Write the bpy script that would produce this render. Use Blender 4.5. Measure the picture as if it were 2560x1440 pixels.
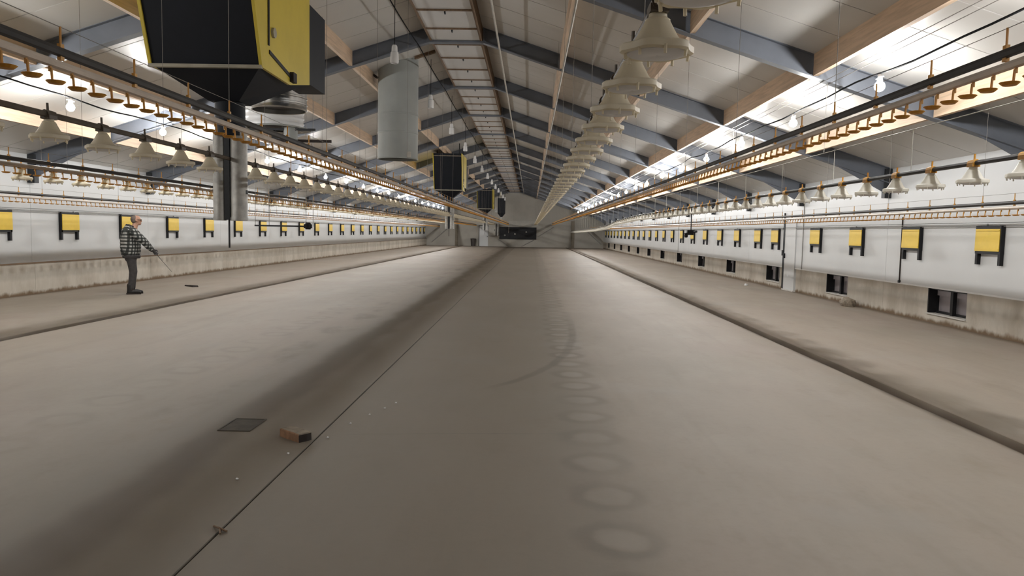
import bpy, bmesh, math, random
from mathutils import Vector, Matrix

random.seed(7)
for o in list(bpy.data.objects):
    bpy.data.objects.remove(o)
SC = bpy.context.scene
COL = SC.collection

# ------------------------------------------------------------------ camera
FPX, VPX, VPY, ROLL, CAMZ = 1889.0, 1326.0, 580.0, math.radians(1.2), 1.55
vY = Vector((VPX - 1280, 720 - VPY, FPX)).normalized()
a_, b_ = math.cos(ROLL), -math.sin(ROLL)
vX = Vector((a_, b_, -(a_ * vY.x + b_ * vY.y) / vY.z)).normalized()
vZ = vX.cross(vY)
if vZ.y < 0:
    vZ = -vZ
right = Vector((vX.x, vY.x, vZ.x)); up = Vector((vX.y, vY.y, vZ.y)); fwd = Vector((vX.z, vY.z, vZ.z))
cam = bpy.data.cameras.new('camera')
cam.sensor_width = 36; cam.lens = FPX / 2560 * 36; cam.clip_start = .05; cam.clip_end = 300
camo = bpy.data.objects.new('camera', cam); COL.objects.link(camo)
m = Matrix((right, up, -fwd)).transposed().to_4x4()
m.translation = (0, 0, CAMZ)
camo.matrix_world = m
SC.camera = camo

# ------------------------------------------------------------------ world / view
w = bpy.data.worlds.new('world'); SC.world = w; w.use_nodes = True
w.node_tree.nodes['Background'].inputs[0].default_value = (.02, .025, .035, 1)
w.node_tree.nodes['Background'].inputs[1].default_value = 0.0
SC.view_settings.view_transform = 'Standard'; SC.view_settings.look = 'None'
SC.view_settings.gamma = 1; SC.view_settings.use_curve_mapping = False
SC.view_settings.exposure = 0.0
BULB = 760.0                      # radiance of a lit bulb

# ------------------------------------------------------------------ node helper
class N:
    def __init__(s, mat):
        mat.use_nodes = True; s.t = mat.node_tree; s.t.nodes.clear()
        s.out = s.t.nodes.new('ShaderNodeOutputMaterial')
        s.b = s.t.nodes.new('ShaderNodeBsdfPrincipled')
        s.t.links.new(s.b.outputs[0], s.out.inputs[0])
        s.tc = s.t.nodes.new('ShaderNodeTexCoord')
    def lk(s, a, inp):
        if hasattr(a, 'is_linked'): s.t.links.new(a, inp)
        else: inp.default_value = a
    def math(s, op, a, b=0.0, c=None, clamp=False):
        n = s.t.nodes.new('ShaderNodeMath'); n.operation = op; n.use_clamp = clamp
        s.lk(a, n.inputs[0]); s.lk(b, n.inputs[1])
        if c is not None: s.lk(c, n.inputs[2])
        return n.outputs[0]
    def add(s, a, b): return s.math('ADD', a, b)
    def sub(s, a, b): return s.math('SUBTRACT', a, b)
    def mul(s, a, b): return s.math('MULTIPLY', a, b)
    def smooth(s, e0, e1, x):
        n = s.t.nodes.new('ShaderNodeMapRange'); n.interpolation_type = 'SMOOTHSTEP'
        s.lk(x, n.inputs[0]); n.inputs[1].default_value = e0; n.inputs[2].default_value = e1
        return n.outputs[0]
    def band(s, x, c, wd):       # 1 at c, 0 beyond wd
        d = s.math('ABSOLUTE', s.sub(x, c))
        return s.sub(1.0, s.smooth(wd * .25, wd, d))
    def mix(s, f, a, b):
        n = s.t.nodes.new('ShaderNodeMix'); n.data_type = 'RGBA'
        s.lk(f, n.inputs[0]); s.lk(a, n.inputs[6]); s.lk(b, n.inputs[7])
        return n.outputs[2]
    def xyz(s, src=None):
        n = s.t.nodes.new('ShaderNodeSeparateXYZ'); s.lk(src or s.tc.outputs['Object'], n.inputs[0]); return n.outputs
    def noise(s, scale, detail=3, rough=.55, sv=(1, 1, 1), src=None):
        mp = s.t.nodes.new('ShaderNodeMapping'); mp.inputs['Scale'].default_value = sv
        s.lk(src or s.tc.outputs['Object'], mp.inputs[0])
        n = s.t.nodes.new('ShaderNodeTexNoise'); n.inputs['Scale'].default_value = scale
        n.inputs['Detail'].default_value = detail; n.inputs['Roughness'].default_value = rough
        s.lk(mp.outputs[0], n.inputs[0]); return n.outputs[0]
    def bump(s, h, st, dist=.02):
        n = s.t.nodes.new('ShaderNodeBump'); n.inputs['Strength'].default_value = st; n.inputs['Distance'].default_value = dist
        s.lk(h, n.inputs['Height']); s.t.links.new(n.outputs[0], s.b.inputs['Normal'])
    def col(s, c): s.lk(c, s.b.inputs['Base Color'])

def dull(mt, v=.15):
    mt.node_tree.nodes['Principled BSDF'].inputs['Specular IOR Level'].default_value = v
def c4(c): return (c[0], c[1], c[2], 1)
def pmat(name, c, rough=.6, metal=0.0, var=.18, scale=5.0, sv=(1, 1, 1), bump=0.0, c2=None):
    mt = bpy.data.materials.new(name); n = N(mt)
    f = n.noise(scale, 4, .6, sv)
    dk = c2 or tuple(x * (1 - var) for x in c)
    n.col(n.mix(n.smooth(.35, .68, f), c4(c), c4(dk)))
    n.b.inputs['Roughness'].default_value = rough; n.b.inputs['Metallic'].default_value = metal
    if bump: n.bump(f, bump)
    return mt

M = {}
M['panel'] = pmat('white_panel', (.625, .635, .635), .42, var=.05, scale=.6)
M['roof'] = pmat('roof_panel', (.65, .635, .605), .38, var=.07, scale=.7)
M['backing'] = pmat('wall_backing', (.30, .29, .27), .8)
M['steel'] = pmat('frame_steel', (.155, .17, .20), .5, var=.2, scale=1.5)
M['darksteel'] = pmat('dark_steel', (.035, .037, .04), .5)
M['wood'] = pmat('timber', (.68, .50, .345), .65, var=.22, scale=3, sv=(8, .5, 8))
M['wooddark'] = pmat('dark_timber', (.20, .125, .07), .7, var=.35, scale=3, sv=(8, .5, 8))
M['ridge'] = pmat('ridge_white', (.62, .61, .60), .45, var=.06, scale=1.5)
M['cream'] = pmat('cream_plastic', (.84, .78, .64), .42, var=.08, scale=9)
def translucent(mt, f, c):
    t = mt.node_tree; b = next(q for q in t.nodes if q.type == 'BSDF_PRINCIPLED'); o = next(q for q in t.nodes if q.type == 'OUTPUT_MATERIAL')
    tr = t.nodes.new('ShaderNodeBsdfTranslucent'); tr.inputs[0].default_value = c4(c); mx = t.nodes.new('ShaderNodeMixShader'); mx.inputs[0].default_value = f
    t.links.new(b.outputs[0], mx.inputs[1]); t.links.new(tr.outputs[0], mx.inputs[2]); t.links.new(mx.outputs[0], o.inputs[0])
translucent(M['cream'], .5, (.84, .78, .64))
M['tray'] = pmat('white_plastic', (.80, .80, .80), .4, var=.05)
M['orange'] = pmat('orange_plastic', (.64, .335, .055), .45, var=.25, scale=20)
translucent(M['orange'], .3, (.7, .36, .05))
M['black'] = pmat('black_plastic', (.016, .016, .018), .45, var=.1)
M['rail'] = pmat('black_rail', (.045, .042, .04), .5, var=.3, scale=3)
M['watertube'] = pmat('water_tube', (.50, .43, .36), .4, var=.2, scale=4)
M['feedtube'] = pmat('feed_tube', (.10, .08, .06), .5, var=.3, scale=4)
M['yellow'] = pmat('yellow_flap', (.82, .57, .06), .45, var=.06, scale=5)
M['hopyellow'] = pmat('yellow_sheet', (.62, .48, .045), .5, var=.1, scale=2)
M['hopblack'] = pmat('hopper_sheet', (.010, .012, .017), .6, var=.2, scale=2)
M['hoptrim'] = pmat('trim_strip', (.36, .33, .25), .5)
M['galv'] = pmat('galvanised', (.44, .43, .40), .48, metal=.35, var=.3, scale=7)
M['galvshiny'] = pmat('shiny_galvanised', (.62, .62, .61), .26, metal=.92, var=.25, scale=5)
M['greyduct'] = pmat('grey_duct', (.34, .36, .345), .4, var=.08, scale=2)
M['cable'] = pmat('black_cable', (.006, .006, .007), .9)
M['cable'].node_tree.nodes['Principled BSDF'].inputs['Specular IOR Level'].default_value = .1
M['wire'] = pmat('steel_wire', (.33, .32, .30), .45, metal=.4)
M['cord'] = pmat('pale_cord', (.40, .38, .33), .7)
M['cordgrey'] = pmat('grey_cord', (.22, .20, .175), .7)
M['conduit'] = pmat('pale_conduit', (.42, .38, .31), .5)
M['white'] = pmat('white_fitting', (.78, .78, .78), .4, var=.05)
M['brick'] = pmat('brick', (.36, .20, .11), .8, var=.35, scale=14, bump=.3)
M['soot'] = pmat('charred', (.03, .02, .016), .8, var=.4, scale=12)
M['stone'] = pmat('stone', (.30, .25, .19), .85, var=.4, scale=14, bump=.5)
M['skin'] = pmat('skin', (.50, .28, .19), .55, var=.12, scale=18)
M['trouser'] = pmat('trouser_cloth', (.055, .05, .05), .85, var=.25, scale=14)
M['boot'] = pmat('boot_leather', (.014, .012, .011), .6)
M['hair'] = pmat('short_hair', (.16, .12, .10), .8, scale=60)
M['draincover'] = pmat('drain_cover', (.10, .088, .072), .8, var=.3, scale=8)
M['hatch'] = pmat('hatch_sheet', (.36, .33, .345), .6, var=.1, scale=3)
M['bin'] = pmat('bin_plastic', (.06, .05, .045), .6)
M['endbeige'] = pmat('end_board', (.46, .44, .39), .6, var=.1)
M['endcol'] = pmat('column_paint', (.22, .185, .135), .7)
M['sole'] = pmat('threshold', (.62, .60, .56), .6)

for k_ in ('hopblack', 'black', 'rail', 'darksteel', 'feedtube'): dull(M[k_], .2)
def endwall_mat():
    mt = bpy.data.materials.new('end_wall'); n = N(mt)
    x, y, z = n.xyz()
    f = n.noise(.5, 4)
    c = n.mix(n.smooth(.35, .7, f), c4((.44, .415, .365)), c4((.36, .335, .29)))
    n.col(c); n.b.inputs['Roughness'].default_value = .7; return mt
M['endwall'] = endwall_mat()

def plinth_mat():
    mt = bpy.data.materials.new('plinth_concrete'); n = N(mt)
    g = n.t.nodes.new('ShaderNodeNewGeometry').outputs['Position']
    x, y, z = n.xyz(g)
    f1 = n.noise(1.3, 5, .6, (1, 1, .35), g); f2 = n.noise(6, 4, .6, (1, 1, .5), g)
    c = n.mix(n.smooth(.3, .7, f1), c4((.56, .52, .45)), c4((.40, .355, .29)))
    c = n.mix(n.mul(n.smooth(.45, .75, f2), .35), c, c4((.60, .57, .51)))
    zz = n.add(z, n.mul(n.sub(f2, .5), .17))
    c = n.mix(n.mul(n.sub(1.0, n.smooth(.02, .11, zz)), .92), c, c4((.13, .075, .032)))
    c = n.mix(n.mul(n.band(zz, .42, .13), .28), c, c4((.20, .18, .15)))
    n.col(c); n.b.inputs['Roughness'].default_value = .85; n.bump(f2, .25); return mt
M['plinth'] = plinth_mat()

def floor_mat():
    mt = bpy.data.materials.new('floor_concrete'); n = N(mt)
    x, y, z = n.xyz()
    big = n.noise(.28, 4, .55, (1, .45, 1)); mid = n.noise(1.1, 5, .6, (1, .5, 1)); fine = n.noise(14, 4, .65)
    patch = n.noise(.5, 2, .5, (1, .6, 1))
    c = n.mix(n.smooth(.36, .66, big), c4((0.317, 0.265, 0.215)), c4((0.259, 0.220, 0.175)))
    c = n.mix(n.mul(n.smooth(.5, .7, patch), .5), c, c4((0.288, 0.227, 0.192)))
    c = n.mix(n.mul(n.smooth(.42, .72, mid), .28), c, c4((0.382, 0.343, 0.296)))
    c = n.mix(n.mul(n.smooth(.45, .75, fine), .10), c, c4((0.158, 0.133, 0.101)))
    blot = n.noise(2.3, 4, .62, (1, .55, 1)); streak = n.noise(1.6, 4, .6, (1.6, .12, 1))
    c = n.mix(n.mul(n.smooth(.54, .74, blot), .30), c, c4((.21, .165, .115)))
    c = n.mix(n.mul(n.smooth(.50, .72, streak), .26), c, c4((.205, .175, .135)))
    c = n.mix(n.mul(n.smooth(.56, .72, n.noise(.75, 3, .5)), .35), c, c4((.30, .275, .25)))
    wob = n.mul(n.sub(mid, .5), .55); wob2 = n.mul(n.sub(n.noise(.9, 3, .5, (1, .7, 1)), .5), .5)
    xj = n.add(x, wob); xk = n.add(x, wob2)
    # worn, dirty middle aisle
    centre = n.mul(n.smooth(-3.0, -2.3, xj), n.sub(1.0, n.smooth(.30, .95, xj)))
    c = n.mix(n.mul(centre, .62), c, c4((0.148, 0.126, 0.095)))
    trk = n.band(xk, -2.26, .26)
    c = n.mix(n.mul(trk, .62), c, c4((0.097, 0.073, 0.046)))
    c = n.mix(n.mul(n.mul(n.band(xk, -2.95, .3), n.smooth(.45, .65, mid)), .5), c, c4((0.115, 0.091, 0.061)))
    # prints of the feed pans
    def rings(c, xc, y0, sp, k):
        fr = n.math('FRACT', n.add(n.math('DIVIDE', n.sub(y, y0), sp), .5))
        dy = n.mul(n.sub(fr, .5), sp); dx = n.add(n.sub(x, xc), n.mul(n.sub(mid, .5), .12))
        r = n.math('SQRT', n.add(n.mul(dx, dx), n.mul(dy, dy)))
        rr = n.add(r, n.mul(n.sub(n.noise(3.2, 2), .5), .15)); k2 = n.add(.35, n.mul(n.smooth(.35, .62, n.noise(.8, 2)), .75))
        dark = n.mul(n.smooth(.11, .17, rr), n.sub(1.0, n.smooth(.19, .29, rr)))
        c = n.mix(n.mul(n.mul(dark, k2), .5 * k), c, c4((0.115, 0.095, 0.071)))
        return n.mix(n.mul(n.mul(n.sub(1.0, n.smooth(.07, .16, rr)), k2), .55 * k), c, c4((0.302, 0.265, 0.223)))
    c = rings(c, .49, 3.74, .64, .75)
    c = rings(c, -3.65, 5.06, .72, .35)
    # dirt along gutters and walls
    for gx, k in ((3.72, 1.0), (-6.95, 1.0)):
        c = n.mix(n.mul(n.band(n.add(x, n.mul(wob2, .35)), gx, .15), .92 * k), c, c4((0.076, 0.052, 0.028)))
        c = n.mix(n.mul(n.mul(n.band(n.add(x, n.mul(wob, .8)), gx + (.3 if gx > 0 else -.25), .4), n.smooth(.46, .62, mid)), .6), c, c4((0.151, 0.115, 0.078)))
    for gx in (3.72, -6.95):
        c = n.mix(n.mul(n.band(n.add(x, n.mul(wob2, .12)), gx, .115), .9), c, c4((.075, .052, .030)))
    for gx in (7.55, -10.75):
        c = n.mix(n.mul(n.band(n.add(x, n.mul(wob, .5)), gx, .26), .7), c, c4((0.108, 0.073, 0.040)))
    # dark joint, hairline crack and a curved wheel mark
    c = n.mix(n.mul(n.band(x, -1.55, .012), .8), c, c4((.05, .042, .032)))
    inx = n.mul(n.smooth(-1.5, -1.2, x), n.sub(1.0, n.smooth(-.1, .5, x)))
    yy = n.add(y, n.add(n.mul(x, -.1), n.mul(n.sub(mid, .5), .1)))
    c = n.mix(n.mul(n.mul(n.band(yy, 5.72, .012), inx), .28), c, c4((.06, .05, .04)))
    ex = n.math('POWER', 2.718, n.math('DIVIDE', n.sub(7.58, y), 1.6))
    cur = n.sub(x, n.sub(.75, ex))
    iny = n.mul(n.smooth(7.2, 7.8, y), n.sub(1.0, n.smooth(11.0, 15.0, y)))
    c = n.mix(n.mul(n.mul(n.band(n.add(cur, n.mul(n.sub(blot, .5), .1)), 0.0, .09), iny), .5), c, c4((.10, .082, .06)))
    n.col(c); n.b.inputs['Roughness'].default_value = .62
    n.bump(n.add(n.mul(fine, .4), mid), .12, .02); return mt
M['floor'] = floor_mat()

def emit(name, c, s):
    mt = bpy.data.materials.new(name); mt.use_nodes = True; t = mt.node_tree; t.nodes.clear()
    o = t.nodes.new('ShaderNodeOutputMaterial'); e = t.nodes.new('ShaderNodeEmission')
    e.inputs[0].default_value = c4(c); e.inputs[1].default_value = s; t.links.new(e.outputs[0], o.inputs[0]); return mt
M['bulb'] = emit('lit_bulb', (1.0, .995, .98), BULB)

def plaid_mat():
    mt = bpy.data.materials.new('plaid_cloth'); n = N(mt)
    x, y, z = n.xyz()
    u = n.add(x, n.mul(y, .9))
    def st(v, p, ph): return n.smooth(.35, .65, n.math('PINGPONG', n.add(v, ph), p / 2.0)) if False else n.smooth(.38, .62, n.math('PINGPONG', n.math('DIVIDE', n.add(v, ph), p), 1.0))
    a = st(u, .036, 3.0); b = st(z, .036, 3.0)
    f = n.noise(30, 3)
    lum = n.mul(a, b)
    c = n.mix(n.math('MAXIMUM', n.mul(a, .30), n.mul(b, .30)), c4((.016, .018, .017)), c4((.13, .14, .13)))
    c = n.mix(lum, c, c4((.42, .42, .40)))
    c = n.mix(n.mul(n.smooth(.4, .7, f), .25), c, c4((.05, .05, .045)))
    n.col(c); n.b.inputs['Roughness'].default_value = .9; return mt
M['plaid'] = plaid_mat()

# ------------------------------------------------------------------ mesh helper
class MB:
    def __init__(s): s.v = []; s.f = []
    def poly(s, vs, fs):
        o = len(s.v); s.v += [tuple(p) for p in vs]; s.f += [tuple(i + o for i in q) for q in fs]; return s
    def box(s, x0, x1, y0, y1, z0, z1):
        v = [(x, y, z) for z in (z0, z1) for y in (y0, y1) for x in (x0, x1)]
        return s.poly(v, [(0, 2, 3, 1), (4, 5, 7, 6), (0, 1, 5, 4), (2, 6, 7, 3), (0, 4, 6, 2), (1, 3, 7, 5)])
    def prism_y(s, pts, y0, y1):      # pts in xz
        n = len(pts); v = [(p[0], y0, p[1]) for p in pts] + [(p[0], y1, p[1]) for p in pts]
        return s.poly(v, [tuple(range(n - 1, -1, -1)), tuple(range(n, 2 * n))] + [(i, (i + 1) % n, n + (i + 1) % n, n + i) for i in range(n)])
    def prism_x(s, pts, x0, x1):      # pts in yz
        n = len(pts); v = [(x0, p[0], p[1]) for p in pts] + [(x1, p[0], p[1]) for p in pts]
        return s.poly(v, [tuple(range(n)), tuple(range(2 * n - 1, n - 1, -1))] + [(n + i, n + (i + 1) % n, (i + 1) % n, i) for i in range(n)])
    def hexa(s, bot, top):            # two quads
        return s.poly(list(bot) + list(top), [(3, 2, 1, 0), (4, 5, 6, 7), (0, 1, 5, 4), (1, 2, 6, 5), (2, 3, 7, 6), (3, 0, 4, 7)])
    def tube(s, pts, r, n=8, cap=True):
        pts = [Vector(p) for p in pts]; rs = r if isinstance(r, (list, tuple)) else [r] * len(pts)
        o = len(s.v); prev = None
        for i, p in enumerate(pts):
            d = (pts[min(i + 1, len(pts) - 1)] - pts[max(i - 1, 0)]).normalized()
            ref = prev if prev is not None else (Vector((0, 0, 1)) if abs(d.z) < .9 else Vector((1, 0, 0)))
            a = (ref - d * ref.dot(d)).normalized(); b = d.cross(a); prev = a
            for k in range(n):
                t = 2 * math.pi * k / n; q = p + (a * math.cos(t) + b * math.sin(t)) * rs[i]; s.v.append(tuple(q))
        for i in range(len(pts) - 1):
            for k in range(n):
                a = o + i * n + k; b = o + i * n + (k + 1) % n; s.f.append((a, b, b + n, a + n))
        if cap:
            s.f.append(tuple(o + k for k in range(n - 1, -1, -1))); e = o + (len(pts) - 1) * n; s.f.append(tuple(e + k for k in range(n)))
        return s
    def lathe(s, prof, n=16, c=(0, 0, 0), lobes=None):
        o = len(s.v)
        for i, (r, z) in enumerate(prof):
            for k in range(n):
                t = 2 * math.pi * k / n; rr = r
                if lobes and i in lobes[0]: rr = r * (1 + lobes[2] * (1 if (k // lobes[1]) % 2 == 0 else -1))
                s.v.append((c[0] + rr * math.cos(t), c[1] + rr * math.sin(t), c[2] + z))
        for i in range(len(prof) - 1):
            for k in range(n):
                a = o + i * n + k; b = o + i * n + (k + 1) % n; s.f.append((a, b, b + n, a + n))
        return s
    def cap(s, r, z, n=16, c=(0, 0, 0)):
        o = len(s.v); s.v += [(c[0] + r * math.cos(2 * math.pi * k / n), c[1] + r * math.sin(2 * math.pi * k / n), c[2] + z) for k in range(n)]
        s.f.append(tuple(o + k for k in range(n))); return s
    def mesh(s, name, mat, smooth=False):
        me = bpy.data.meshes.new(name); me.from_pydata(s.v, [], s.f); me.materials.append(mat)
        bm = bmesh.new(); bm.from_mesh(me); bmesh.ops.recalc_face_normals(bm, faces=bm.faces); bm.to_mesh(me); bm.free()
        if smooth:
            me.shade_smooth() if hasattr(me, 'shade_smooth') else None
            try: me.set_sharp_from_angle(angle=math.radians(38))
            except Exception: pass
        me.update(); return me
    def build(s, name, mat, parent=None, smooth=False, loc=(0, 0, 0)):
        return inst(name, s.mesh(name, mat, smooth), parent, loc)

def inst(name, me, parent=None, loc=(0, 0, 0)):
    o = bpy.data.objects.new(name, me); COL.objects.link(o); o.location = loc
    if parent: o.parent = parent
    return o
def thing(name, label, cat, loc=(0, 0, 0), rz=0, group=None):
    o = bpy.data.objects.new(name, None); o.empty_display_size = .1; COL.objects.link(o); o.location = loc; o.rotation_euler = (0, 0, rz)
    return tag(o, label, cat, group)
def tag(o, label, cat, group=None):
    o['label'] = label; o['category'] = cat
    if group: o['group'] = group
    return o
def struct(o, label=None):
    o['kind'] = 'structure'
    if label: o['label'] = label
    return o
def dup(root, loc, label=None, rz=None):
    r = root.copy(); COL.objects.link(r); r.location = loc
    if rz is not None: r.rotation_euler = (0, 0, rz)
    if label: r['label'] = label
    for ch in root.children:
        c = ch.copy(); COL.objects.link(c); c.parent = r
        for g in ch.children:
            d = g.copy(); COL.objects.link(d); d.parent = c
    return r

ORD = 'first second third fourth fifth sixth seventh eighth ninth tenth eleventh twelfth thirteenth fourteenth fifteenth sixteenth seventeenth eighteenth nineteenth twentieth'.split()
def ordw(n):
    if n <= 20: return ORD[n - 1]
    if n < 30: return 'twenty-' + ORD[n - 21]
    return 'thirtieth'
# ------------------------------------------------------------------ building dimensions
XC, XR, XL = -1.63, 7.50, -10.76
Y0, Y1 = -10.0, 78.0
SL = .323
HW = 9.13
def zr(x): return 5.77 - SL * max(0.0, abs(x - XC) - .57)     # underside of the roof panels
def zd(d): return 5.77 - SL * (d - .57)
FR = [11.1 + 5 * k for k in range(-4, 14)]                     # frames -8.9 ... 76.1
BAYS = [(FR[i], FR[i + 1]) for i in range(len(FR) - 1)] + [(FR[-1], Y1)]

PURL = (2.2, 3.87, 5.63, 7.35)
def hang_z(x, y):       # underside of whatever a cord at (x, y) hangs from
    z = zr(x)
    if any(abs(y - f) < .085 for f in FR): z -= .318
    elif any(abs(abs(x - XC) - p) < .042 for p in PURL): z = zr(x) - .30
    return z
HOPY = (9.38, 34.9, 62.6)
# ------------------------------------------------------------------ floor
prof = [(-11.0, 0)]
def groove(x, wd, dp): prof.extend([(x - wd, 0), (x - wd * .45, -dp), (x + wd * .45, -dp), (x + wd, 0)])
groove(-6.95, .09, .05); groove(-1.55, .008, .02); groove(3.72, .09, .05)
prof.append((7.85, 0))
fb = MB(); ys = [Y0 - .2 + (Y1 + .4 - Y0) * i / 60 for i in range(61)]
nv = len(prof)
fb.v = [(p[0], y, p[1]) for y in ys for p in prof]
fb.f = [(j * nv + i, j * nv + i + 1, (j + 1) * nv + i + 1, (j + 1) * nv + i) for j in range(60) for i in range(nv - 1)]
struct(fb.build('floor', M['floor']), 'worn beige concrete floor with two gutters and pan prints')

# ------------------------------------------------------------------ ceiling
ck = MB()
for s in (-1, 1):
    P = [(XC + s * .4, zd(.4) + .05), (XC + s * (HW + .3), zd(HW + .3) + .05), (XC + s * (HW + .3), zd(HW + .3) + .12), (XC + s * .4, zd(.4) + .12)]
    ck.prism_y(P, Y0 - .2, Y1 + .2)
ck.box(XC - .9, XC + .9, Y0 - .2, Y1 + .2, 5.80, 5.86)
ceiling = struct(ck.build('ceiling', M['backing']), 'pitched roof lined with pale insulated panels')
for s in (-1, 1):
    P = [(XC + s * .55, zd(.57)), (XC + s * (HW + .15), zd(HW + .15)), (XC + s * (HW + .15), zd(HW + .15) + .06), (XC + s * .55, zd(.57) + .05)]
    me = MB().prism_y(P, .010, .990).mesh('roof_panel', M['roof'])
    for k in range(int(Y1 - Y0)):
        inst('roof_panel', me, ceiling, (0, Y0 + k + .1 if Y0 + k + 1.1 <= Y1 else Y0 + k, 0))
rp = MB().box(XC - .50, XC + .50, .03, 1.22, 5.50, 5.56).mesh('ridge_panel', M['ridge'])
rb = MB().box(XC - .50, XC + .50, -.03, .03, 5.478, 5.56).mesh('ridge_batten', M['wooddark'])
rh = MB().tube([(XC, .10, 5.505), (XC, .10, 5.475), (XC, .15, 5.465), (XC, .17, 5.485)], .016, 6).mesh('ridge_hook', M['darksteel'])
sb = [MB().box(*sorted((XC + s * .50, XC + s * .545)), 0.0, 4.98, 5.485, 5.81).mesh('ridge_board', M['wooddark']) for s in (-1, 1)]
for y in [Y0 + .1 + 1.25 * k for k in range(int((Y1 - Y0 - .1) / 1.25))]:
    inst('ridge_panel', rp, ceiling, (0, y, 0)); inst('ridge_batten', rb, ceiling, (0, y, 0)); inst('ridge_hook', rh, ceiling, (0, y, 0))
for k in range(17):
    for q in sb: inst('ridge_board', q, ceiling, (0, -8.9 + 5 * k + .01, 0))

# ------------------------------------------------------------------ walls
wl = struct(MB().box(XL - .25, XL - .06, Y0, Y1, 0, 3.2).build('wall_left', M['backing']), 'white panel wall above a bare stained concrete plinth')
wr = struct(MB().box(XR + .06, XR + .30, Y0, Y1, .66, 3.2).build('wall_right', M['backing']), 'white panel wall above a plinth with low hatches')
YP = [Y0] + [y for y in [-8.9 + 5 * k for k in range(0, 18)]] + [Y1]
for i in range(len(YP) - 1):
    a, b = YP[i] + .004, YP[i + 1] - .004
    for z0, z1 in ((.67, 1.843), (1.85, 3.02)):
        MB().box(XL - .06, XL - .012, a, b, z0, z1).build('wall_panel', M['panel'], wl)
        MB().box(XR, XR + .06, a, b, z0, z1).build('wall_panel', M['panel'], wr)
    for j in range(2):
        c0 = a + (b - a) * j / 2; c1 = a + (b - a) * (j + 1) / 2
        MB().box(XL - .06, XL + .05, c0 + (.004 if j else 0), c1, 0, .67).build('plinth_block', M['plinth'], wl)
HOLES = [13.77 + 4.9 * k for k in range(-2, 13)]
HWD, HB, HT = .64, .17, .66
prevy = Y0
for hc in HOLES + [None]:
    e = (hc - HWD) if hc else Y1
    mid = (prevy + e) / 2
    for c0, c1 in ((prevy, mid - .004), (mid + .004, e)):
        MB().box(XR + .03, XR + .33, c0, c1, 0, HT).build('plinth_block', M['plinth'], wr)
    if hc:
        MB().box(XR + .03, XR + .33, hc - HWD, hc + HWD, 0, HB).build('plinth_block', M['plinth'], wr)
        prevy = hc + HWD
for i, hc in enumerate(HOLES):
    t = bpy.data.objects.new('window_%d' % (i + 1), None); COL.objects.link(t); t.location = (XR + .03, hc, HB); struct(t, 'low dark hatch opening with black post, ' + ('%s before the white door' % ordw(4 - i) if i < 4 else '%s beyond the white door' % ordw(i - 3)))
    h = HT - HB
    if i == 0:
        q = MB().box(.20, .24, -HWD + .03, HWD - .03, 0, h - .12); hm = q.mesh('hatch', M['hatch'])
        q = MB().box(.0, .30, HWD - .035, HWD, 0, h).box(.12, .30, -HWD, -HWD + .035, 0, h).box(.05, .30, -HWD, HWD, h - .04, h).box(.24, .30, -HWD, HWD, 0, h).box(.14, .20, -HWD, HWD, 0, .05); fm = q.mesh('frame', M['black'])
        hdm = MB().box(.16, .22, -HWD + .03, HWD - .03, h - .15, h - .03).mesh('added_header_board', M['hatch'])  # board added where the top of the opening only lies in shadow
        q = MB().box(.09, .16, -.05, .035, 0, h); mm = q.mesh('mullion', M['black'])
        q = MB().box(-.02, .14, -HWD, HWD, -.01, .012); sm = q.mesh('sill', M['sole'])
    for nm, me in (('hatch', hm), ('frame', fm), ('added_header_board', hdm), ('mullion', mm), ('sill', sm)): inst(nm, me, t)
# edge strip below the right hand panels
struct(MB().box(XR - .012, XR + .03, Y0, Y1, .648, .676).build('trim_1', M['tray']), 'thin cream strip under the white wall panels')
struct(MB().box(XL - .06, XL + .065, Y0, Y1, .665, .69).build('trim_2', M['wooddark']), 'thin dirty brown ledge on top of the bare plinth')
# end walls
def gable(y0, y1): return MB().prism_y([(XL - .2, 0), (XR + .2, 0), (XR + .2, zr(XR + .2) + .05), (XC + .57, 5.85), (XC - .57, 5.85), (XL - .2, zr(XL - .2) + .05)], y0, y1)
wb = struct(gable(Y1, Y1 + .2).build('wall_back', M['endwall']), 'dull beige gable wall at the far end')
struct(gable(Y0 - .2, Y0).build('wall_front', M['endwall']), 'plain beige gable wall behind the viewer')

# door in the hatch-lined wall
d = bpy.data.objects.new('door_1', None); COL.objects.link(d); d.location = (XR - .03, 21.98, 0); struct(d, 'narrow white door in the hatch-lined wall')
MB().box(0, .06, -.45, .42, .03, 1.98).build('leaf', M['panel'], d)
MB().box(-.012, .06, .42, .475, .03, 2.0).build('frame', M['darksteel'], d)
MB().box(-.03, .06, -.47, .47, 0, .035).build('threshold', M['sole'], d)
MB().box(-.05, .0, .34, .38, .93, 1.07).build('door_handle', M['black'], d)

# things on the far wall -------------------------------------------------
op = thing('dark_fan_opening', 'wide dark ventilation opening with black frame in the far gable wall', 'opening', (-1.28, Y1, .82))
MB().box(-1.86, 1.86, -.04, 0, .0, 1.16).build('backing', M['black'], op)
q = MB()
for x0, x1, z0, z1 in ((-1.9, 1.9, -.04, .03), (-1.9, 1.9, 1.12, 1.2), (-1.9, -1.83, 0, 1.16), (1.83, 1.9, 0, 1.16)): q.box(x0, x1, -.12, 0, z0, z1)
q.build('frame', M['black'], op)
for x in (-.9, 0, .9): MB().box(x - .03, x + .03, -.1, 0, 0, 1.14).build('post', M['black'], op)
for x, z in ((-1.35, .25), (.85, .62), (-.3, .4)): MB().lathe([(.0, 0), (.09, .03), (.1, .1), (.06, .17), (0, .18)], 8, (x, -.10, z)).build('fan_hub', M['galv'], op)
tag(MB().box(-2.4, .8, Y1 - .10, Y1, 2.16, 2.66).build('lintel_board', M['endbeige']), 'pale board above the dark ventilation opening', 'board')
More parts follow.
